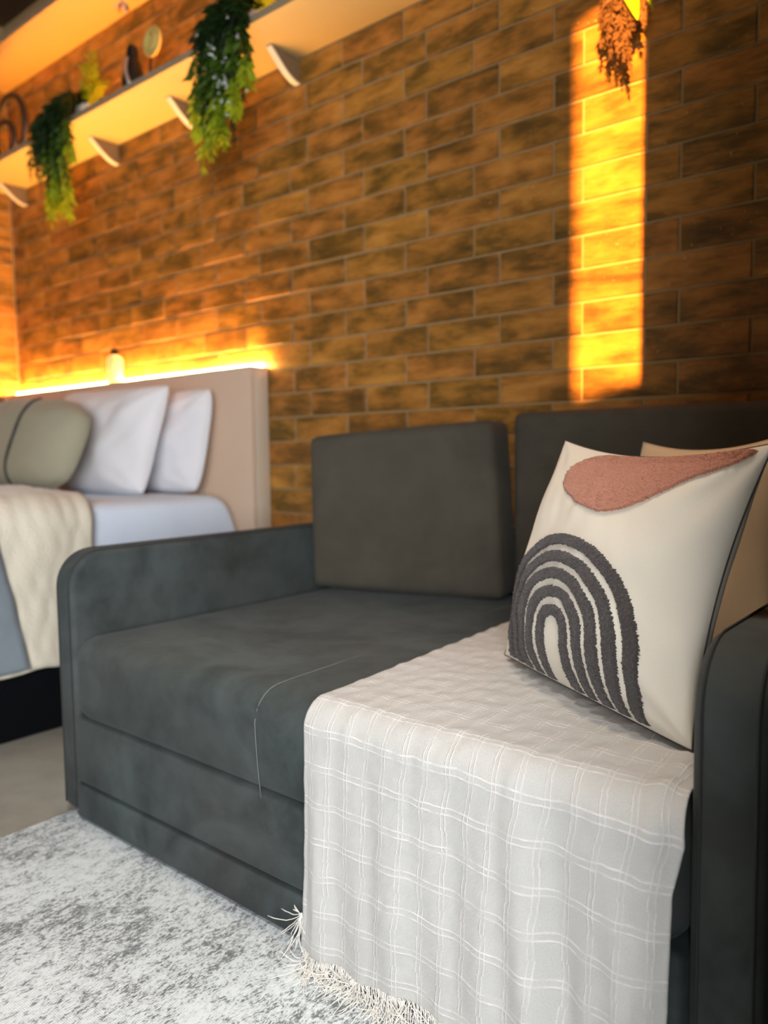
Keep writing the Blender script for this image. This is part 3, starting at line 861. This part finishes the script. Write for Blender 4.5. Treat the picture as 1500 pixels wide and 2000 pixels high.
# sherpa blanket over the bed
bl = thing('sherpa_blanket', 'cream sherpa blanket with blue grey reverse hanging over the bed side', 'blanket', (-3.0, 0.9, 0.75))
NUb, NVb = 120, 90
ub, vb = np.meshgrid(np.linspace(0, 1, NUb), np.linspace(0, 1, NVb), indexing='ij')
ub = ub.ravel(); vb = vb.ravel()
BXT = BXR + 0.022; Rb = 0.075; Ztop = 0.757
LTb = 1.55; LAb = Rb * math.pi / 2
def blanket_pt(u, v, off=0.0, ly=(0.30, 1.372), drop=0.0):
    Lf = 0.465 + drop
    s = u * (LTb + LAb + Lf)
    a = np.clip((s - LTb) / Rb, 0, math.pi / 2)
    x = np.where(s < LTb, BXT - Rb - LTb + s, BXT - Rb + Rb * np.sin(a)); z = np.where(s < LTb, Ztop, Ztop - Rb + Rb * np.cos(a))
    hang = np.clip((s - LTb - LAb) / Lf, 0, 1)
    z = np.where(s > LTb + LAb, Ztop - Rb - (s - LTb - LAb), z)
    y = ly[0] + (ly[1] - ly[0]) * v
    nx = np.where(s < LTb, 0, np.sin(a)); nz_ = np.where(s < LTb, 1, np.cos(a))
    d = off + 0.012 + 0.010 * smooth_noise(x * 2 + z * 1.4, y * 3, 41, 3) + 0.012 * hang * np.sin(y * 17 + 2 * z) + 0.05 * np.exp(-((y - 1.0) / 0.28) ** 2) * np.clip((-2.55 - x) / 0.4, 0, 1)
    d = np.maximum(d, 0.004 + off)
    d = d + 0.003 * smooth_noise(x * 14 + z * 10, y * 18, 45, 2)
    z2 = z + nz_ * d + 0.012 * hang * smooth_noise(y * 4, y * 0, 47, 2)
    # the edge near the pillows dips in slightly at the shoulder
    return np.stack([x + nx * d, y, z2], 1), hang
V, hg = blanket_pt(ub, vb)
V[:, 1] -= 0.02 * hg * vb
ii, jj = np.meshgrid(np.arange(NUb - 1), np.arange(NVb - 1), indexing='ij'); a0 = (ii * NVb + jj).ravel()
FB = np.stack([a0, a0 + NVb, a0 + NVb + 1, a0 + 1], 1).tolist()
ob = pyd('fleece', V, FB, MAT['sherpa'], bl)
so = ob.modifiers.new('thick', 'SOLIDIFY'); so.thickness = 0.014; so.offset = 1
# blue-grey folded-over face with a slanting edge
nu2, nv2 = 60, 40
u2, v2 = np.meshgrid(np.linspace(0.55, 0.999, nu2), np.linspace(0, 1, nv2), indexing='ij'); u2 = u2.ravel(); v2 = v2.ravel()
V2, h2 = blanket_pt(u2, v2 * 0 + 0.5)
yedge = np.interp(V2[:, 2], [0.20, 0.25, 0.45, 0.66, 0.74, 0.80], [1.135, 1.125, 1.090, 1.045, 0.98, 0.70])
yy = 0.30 + (yedge - 0.30) * v2
V2, h2 = blanket_pt(u2, (yy - 0.30) / (1.372 - 0.30), 0.018, drop=-0.012)
ii, jj = np.meshgrid(np.arange(nu2 - 1), np.arange(nv2 - 1), indexing='ij'); a0 = (ii * nv2 + jj).ravel()
o2 = pyd('reverse_flap', V2, np.stack([a0, a0 + nv2, a0 + nv2 + 1, a0 + 1], 1).tolist(), MAT['plush'], bl)
so = o2.modifiers.new('thick', 'SOLIDIFY'); so.thickness = 0.010; so.offset = 1
o2['label'] = 'blue grey plush reverse folded over'

# bottle on the headboard ledge
bt = thing('glass_bottle', 'small pale translucent bottle with dark cap standing on the lit headboard', 'bottle', (-3.42, 2.10, 1.249))
lathe('bottle_body', [(0.0, 0), (0.036, 0), (0.038, 0.004), (0.038, 0.112), (0.030, 0.126), (0.016, 0.134)], MAT['glass'], bt, 20, (-3.42, 2.095, 1.2495))
lathe('cap', [(0.0, 0), (0.020, 0), (0.020, 0.026), (0.016, 0.030), (0.0, 0.030)], MAT['ink'], bt, 16, (-3.42, 2.095, 1.384))

# ------------------------------------------------------------------ shelves
def bracket(x, zs, parent, yf=2.005):
    """quarter-curved board bracket under a shelf"""
    yb = YW - 0.002; h_ = 0.092; th = 0.026
    pts = [(yb, zs), (yf, zs)]
    for a in np.linspace(0, 1, 8):
        # concave-free belly curve from the front tip down to the wall
        y_ = yf + (yb - yf) * (a ** 0.95); z_ = zs - 0.004 - (h_ - 0.004) * math.sin(a * math.pi / 2)
        pts.append((y_, z_))
    b = bmesh.new(); vs = [b.verts.new((x - th / 2, y_, z_)) for y_, z_ in pts]; f_ = b.faces.new(vs)
    ext = bmesh.ops.extrude_face_region(b, geom=[f_])
    for v in ext['geom']:
        if isinstance(v, bmesh.types.BMVert): v.co.x = x + th / 2
    bmesh.ops.recalc_face_normals(b, faces=b.faces[:])
    o = autosmooth(bm_obj('bracket', b, MAT['bracket'], parent), 35)
    # pale strip: daylight on the curved edge, put into colour
    V, F = [], []
    for y_, z_ in pts[2:]:
        V += [(x - th / 2 - .0005, y_ - 0.0012, z_ - 0.0012), (x + th / 2 + .0005, y_ - 0.0012, z_ - 0.0012), (x + th / 2 + .0005, y_ + 0.001, z_ + 0.001), (x - th / 2 - .0005, y_ + 0.001, z_ + 0.001)]
    for i in range(len(pts) - 3):
        for k in range(4): F.append((4 * i + k, 4 * i + (k + 1) % 4, 4 * i + 4 + (k + 1) % 4, 4 * i + 4 + k))
    e = pyd('bracket_edge', V, F, MAT['bracket_edge'], None, False); e.parent = o
    return o
ls = thing('wall_shelf', 'long cream board shelf on curved brackets with trailing ferns, the lower one', 'shelf', (-2.6, 2.15, 2.378))
box('board', (XL + 0.005, 1.872, 2.378), (-0.70, YW - 0.002, 2.404), MAT['mdf'], ls, 0.001)
box('edge_band', (XL + 0.005, 1.869, 2.3782), (-0.70, 1.8715, 2.4038), MAT['edge'], ls)
for x in (-4.335, -3.415, -2.80, -2.182, -0.78): bracket(x, 2.3778, ls)
tube('led_strip', [(XL + 0.03, 2.118, 2.411), (-2.9, 2.118, 2.411), (-1.9, 2.118, 2.411)], 0.006, MAT['led_shelf'], ls, 8)
us = thing('wall_shelf', 'long cream board shelf high under the ceiling, the upper one', 'shelf', (-2.6, 2.15, 2.935))
box('board', (XL + 0.005, 1.885, 2.935), (-0.70, YW - 0.002, 2.961), MAT['mdf'], us, 0.001)
box('edge_band', (XL + 0.005, 1.882, 2.9352), (-0.70, 1.8845, 2.9608), MAT['edge'], us)
for x in (-2.0, -0.9): bracket(x, 2.9348, us)

# ------------------------------------------------------------------ shelf things
def frond(pts, m, parent, leaf=0.03, n=26, wd=0.35, name='frond', taper=True, droop=0.4):
    """stem along pts with paired folded leaflets"""
    P = np.array(pts, float)
    seg = np.linalg.norm(np.diff(P, axis=0), axis=1); cum = np.concatenate([[0], np.cumsum(seg)]); L = cum[-1]
    def at(q):
        d_ = q * L; return np.array([np.interp(d_, cum, P[:, k]) for k in range(3)])
    V, F = tube_v([tuple(at(q)) for q in np.linspace(0, 1, 9)], 0.0016, 4)
    for i in range(n):
        q = 0.06 + 0.94 * i / (n - 1); b = at(q); t_ = at(min(1, q + .02)) - at(max(0, q - .02)); t_ /= (np.linalg.norm(t_) + 1e-9)
        sdir = np.cross(t_, rng.normal(0, 1, 3)); sdir /= np.linalg.norm(sdir) + 1e-9
        ll = leaf * (math.sin(math.pi * min(1, 0.18 + 0.8 * q)) * 0.8 + 0.25 if taper else 1) * rng.uniform(.8, 1.2)
        for sg in (-1, 1):
            d_ = sdir * sg * 0.85 + t_ * 0.45 + np.array([0, 0, -droop]) + rng.normal(0, .15, 3); d_ /= np.linalg.norm(d_)
            nrm = np.cross(d_, t_); nrm /= np.linalg.norm(nrm) + 1e-9; sd_ = np.cross(nrm, d_)
            k = len(V)
            V += [tuple(b), tuple(b + d_ * ll * .45 + sd_ * ll * wd * .5 + nrm * ll * .08), tuple(b + d_ * ll), tuple(b + d_ * ll * .45 - sd_ * ll * wd * .5 + nrm * ll * .08)]
            F += [(k, k + 1, k + 2), (k, k + 2, k + 3)]
    return pyd(name, V, F, m, parent, False)

def arc(p0, p1, p2, n=9):
    p0, p1, p2 = map(np.array, (p0, p1, p2))
    return [tuple((1 - q) ** 2 * p0 + 2 * q * (1 - q) * p1 + q * q * p2) for q in np.linspace(0, 1, n)]

def trailing_fern(name, label, base, drops, ups, group):
    t = thing(name, label, 'plant', base, group)
    bx, by, bz = base
    lathe('pot', [(0.0, 0), (0.036, 0), (0.048, 0.075), (0.050, 0.082), (0.044, 0.082), (0.042, 0.070), (0.0, 0.070)], MAT['pot'], t, 18, base)
    for (tx, ty, tz, m_, lf) in drops:
        mid = ((bx + tx) / 2 + rng.normal(0, .02), min(ty, 1.80) - 0.01, bz + 0.13 + rng.uniform(-.02, .03))
        p0 = (bx + rng.normal(0, .02), by + rng.normal(0, .015), bz + 0.07)
        pts = arc(p0, (p0[0] * .5 + tx * .5, by - 0.09, bz + 0.16), (tx * .8 + bx * .2, min(ty, 1.845), bz - 0.01), 6)
        pts += arc(pts[-1], (tx, ty - 0.005, (bz + tz) / 2), (tx + rng.normal(0, .01), ty, tz), 8)[1:]
        n_l = int(34 + 60 * (bz - tz))
        if m_ == 'leaf_lime':          # fresh growth only at the tips
            frond(pts[:8], MAT['leaf_dark'], t, lf * .8, int(n_l * .5), droop=0.6)
            frond(pts[6:11], MAT['leaf_mid'], t, lf * .85, int(n_l * .35), droop=0.6)
            frond(pts[9:], MAT['leaf_lime'], t, lf * .9, int(n_l * .3), droop=0.6)
        else:
            frond(pts, MAT[m_], t, lf, n_l, droop=0.6)
    for (tx, ty, tz, m_, lf) in ups:
        p0 = (bx, by, bz + 0.07)
        frond(arc(p0, ((bx + tx) / 2, (by + ty) / 2, tz + 0.03), (tx, ty, tz)), MAT[m_], t, lf, 22, wd=.4)
    return t
dr = []
for i in range(9): dr.append((-3.45 + rng.normal(0, .07), 1.825 + rng.normal(0, .012), 2.20 + rng.normal(0, .07), 'leaf_dark', .046))
for i in range(4): dr.append((-3.56 + rng.normal(0, .03), 1.82, 2.20 + rng.normal(0, .04), 'leaf_dark', .046))
for i in range(6): dr.append((-3.36 + rng.normal(0, .05), 1.815, 2.06 + rng.normal(0, .06), 'leaf_dark' if i % 2 else 'leaf_lime', .048))
for tx, tz in ((-3.44, 1.925), (-3.27, 1.915), (-3.34, 1.95), (-3.24, 2.16), (-3.37, 1.98)): dr.append((tx, 1.81, tz, 'leaf_lime', .055))
up_ = [(-3.20, 1.93, 2.66, 'leaf_lime', .05), (-3.16, 1.90, 2.58, 'leaf_lime', .05), (-3.25, 1.98, 2.56, 'leaf_lime', .05), (-3.10, 1.92, 2.50, 'leaf_lime', .045), (-3.45, 1.95, 2.53, 'leaf_dark', .045), (-3.55, 1.93, 2.50, 'leaf_dark', .045), (-3.36, 1.95, 2.54, 'leaf_dark', .045), (-3.62, 1.9, 2.45, 'leaf_dark', .04)]
trailing_fern('trailing_fern', 'trailing green fern in pale pot on the lower shelf, nearest the iron ring', (-3.38, 1.97, 2.4045), dr, up_, 'trailing ferns on the lower shelf')
dr = []
for i in range(15): dr.append((-2.24 + rng.normal(0, .055), 1.825 + rng.normal(0, .014), 2.18 + rng.normal(0, .09), 'leaf_dark', .048))
for i in range(4): dr.append((-2.12 + rng.normal(0, .03), 1.815, 2.17 + rng.normal(0, .05), 'leaf_dark', .048))
for i in range(5): dr.append((-2.27 + rng.normal(0, .05), 1.815, 2.05 + rng.normal(0, .05), 'leaf_dark', .048))
for tx, tz in ((-2.32, 1.905), (-2.26, 1.94), (-2.21, 1.96), (-2.13, 2.04), (-2.07, 2.12), (-2.36, 2.03), (-2.25, 1.98)): dr.append((tx, 1.805, tz, 'leaf_lime', .060))
up_ = [(-2.05, 1.90, 2.56, 'leaf_lime', .05), (-1.98, 1.92, 2.50, 'leaf_lime', .05), (-2.2, 1.95, 2.56, 'leaf_dark', .05), (-2.35, 1.93, 2.55, 'leaf_dark', .05), (-2.45, 1.9, 2.48, 'leaf_dark', .045), (-2.12, 1.88, 2.52, 'leaf_dark', .05), (-2.28, 1.88, 2.52, 'leaf_dark', .05)]
tf = trailing_fern('trailing_fern', 'trailing green fern with small grey blooms on the lower shelf, nearest the sofa', (-2.24, 1.97, 2.4045), dr, up_, 'trailing ferns on the lower shelf')
V, F = [], []
for i in range(46):
    c_ = np.array([-2.20 + rng.normal(0, .05), 1.795 + rng.normal(0, .012), 2.20 + rng.normal(0, .075)])
    for k in range(4):
        d_ = rng.normal(0, 1, 3); d_ /= np.linalg.norm(d_); e_ = np.cross(d_, rng.normal(0, 1, 3)); e_ /= np.linalg.norm(e_); b0 = len(V)
        V += [tuple(c_), tuple(c_ + d_ * .006 + e_ * .004), tuple(c_ + d_ * .011), tuple(c_ + d_ * .006 - e_ * .004)]; F.append((b0, b0 + 1, b0 + 2, b0 + 3))
fl = pyd('blooms', V, F, MAT['flower'], tf, False); fl['kind'] = 'stuff'

# dried hanging sprig in the sunbeam, hung from the shelf
ds = thing('dried_sprig', 'dried brown sprig with a lime leaf hanging in the sunlit strip of wall', 'dried plant', (-0.86, 2.03, 2.30))
tube('cord', [(-0.862, 2.03, 2.3779), (-0.862, 2.03, 2.2), (-0.860, 2.03, 2.10)], 0.0015, MAT['leaf_dry'], ds, 5)
for i in range(16):
    tx = -0.868 + (i / 15 - .5) * 0.098 + rng.normal(0, .004); tz = rng.uniform(1.895, 1.985) + abs(tx + .868) * 0.5
    frond(arc((-0.860 + rng.normal(0, .006), 2.03 + rng.normal(0, .006), 2.16), (tx, 2.03 + rng.normal(0, .012), 2.10), (tx + .012 * (i % 3) - .006, 2.03 + rng.normal(0, .014), tz)), MAT['leaf_dry'], ds, .026, 36, wd=.42, droop=.5)
frond(arc((-0.86, 2.03, 2.1), (-0.852, 2.03, 1.99), (-0.836, 2.035, 1.870)), MAT['leaf_dry'], ds, .022, 34, wd=.42, droop=.6)
def blade(name, pts, wd, m, parent):
    V, F = [], []; P = [Vector(p) for p in pts]; n = len(P)
    for i, p in enumerate(P):
        t_ = (P[min(n - 1, i + 1)] - P[max(0, i - 1)]).normalized(); s = t_.cross(Vector((0.15, -1, 0.1))).normalized()
        ww = wd * math.sin(math.pi * (0.08 + 0.90 * i / (n - 1))) ** 0.8
        V += [tuple(p - s * ww), tuple(p + Vector((0, 0.004, 0))), tuple(p + s * ww)]
    for i in range(n - 1):
        for k in range(2): F.append((3 * i + k, 3 * i + k + 1, 3 * i + 4 + k, 3 * i + 3 + k))
    return pyd(name, V, F, m, parent)
blade('leaf', arc((-0.862, 2.02, 2.12), (-0.83, 2.005, 2.08), (-0.812, 2.01, 1.99), 8), 0.020, MAT['leaf_lime'], ds)
blade('leaf', arc((-0.858, 2.03, 2.14), (-0.80, 2.02, 2.09), (-0.776, 2.02, 2.005), 8), 0.010, MAT['leaf_lime'], ds)

# iron ring ornament at the left end of the shelf
rg = thing('ring_ornament', 'round dark iron ring ornament with a smaller ring inside, on the lower shelf', 'ornament', (-4.14, 1.98, 2.405))
def ring(name, c_, r, tr, parent, m):
    pts = [(c_[0] + r * math.cos(a), c_[1], c_[2] + r * math.sin(a)) for a in np.linspace(0, 2 * math.pi, 40, endpoint=False)]
    return tube(name, pts, tr, m, parent, 8, True)
ring('outer_ring', (-4.13, 1.98, 2.590), 0.165, 0.016, rg, MAT['ring'])
ring('inner_ring', (-4.19, 1.98, 2.540), 0.100, 0.015, rg, MAT['ring'])
box('foot', (-4.20, 1.955, 2.4045), (-4.06, 2.005, 2.418), MAT['ring'], rg, 0.003)

# small dark ornament with a cream disc
do = thing('dark_figurine', 'small dark figurine with silver band and cream disc on the lower shelf', 'ornament', (-2.93, 1.95, 2.405))
lathe('body', [(0.0, 0), (0.044, 0), (0.050, 0.015), (0.047, 0.07), (0.036, 0.125), (0.024, 0.148), (0.026, 0.170), (0.022, 0.196), (0.010, 0.212), (0.0, 0.214)], MAT['ink'], do, 20, (-2.960, 1.95, 2.4045))
V, F = tube_v(arc((-2.920, 1.908, 2.425), (-2.940, 1.885, 2.49), (-2.955, 1.922, 2.552), 8), 0.008, 6)
pyd('band', V, F, MAT['silver'], do)
box('wing', (-2.915, 1.94, 2.4045), (-2.885, 1.97, 2.47), MAT['ring'], do, 0.008)
for r_, y_ in ((0.052, 1.962), (0.034, 1.955)):
    pts = [(-2.835 + r_ * math.cos(a), y_, 2.590 + r_ * math.sin(a)) for a in np.linspace(0, 2 * math.pi, 28, endpoint=False)]
    tube('disc_rim', pts, 0.008, MAT['cream_disc'], do, 6, True)
V = [(-2.835, 1.960, 2.590)] + [(-2.835 + 0.05 * math.cos(a), 1.960, 2.590 + 0.05 * math.sin(a)) for a in np.linspace(0, 2 * math.pi, 24, endpoint=False)]
V += [(p[0], p[1] + 0.012, p[2]) for p in V]
F = [(0, 1 + k, 1 + (k + 1) % 24) for k in range(24)] + [(25, 26 + (k + 1) % 24, 26 + k) for k in range(24)] + [(1 + k, 26 + k, 26 + (k + 1) % 24, 1 + (k + 1) % 24) for k in range(24)]
pyd('disc', V, F, MAT['cream_disc'], do, False)
tube('disc_stem', [(-2.87, 1.965, 2.406), (-2.865, 1.967, 2.47), (-2.85, 1.966, 2.545)], 0.006, MAT['ring'], do, 6)

# dark red bloom hanging from the upper shelf
rb = thing('red_bloom', 'tiny dark red bloom hanging under the upper shelf', 'flower', (-3.10, 2.0, 2.93))
tube('stem', [(-3.09, 2.0, 2.9348), (-3.095, 2.0, 2.89), (-3.10, 2.0, 2.855)], 0.002, MAT['leaf_dark'], rb, 5)
for k in range(6):
    a = k * math.pi / 3
    blade('petal', arc((-3.10, 2.0, 2.855), (-3.10 + .02 * math.cos(a), 2.0 + .02 * math.sin(a), 2.85), (-3.10 + .026 * math.cos(a), 2.0 + .026 * math.sin(a), 2.822), 5), 0.009, MAT['red'] if k % 2 else MAT['flower'], rb)
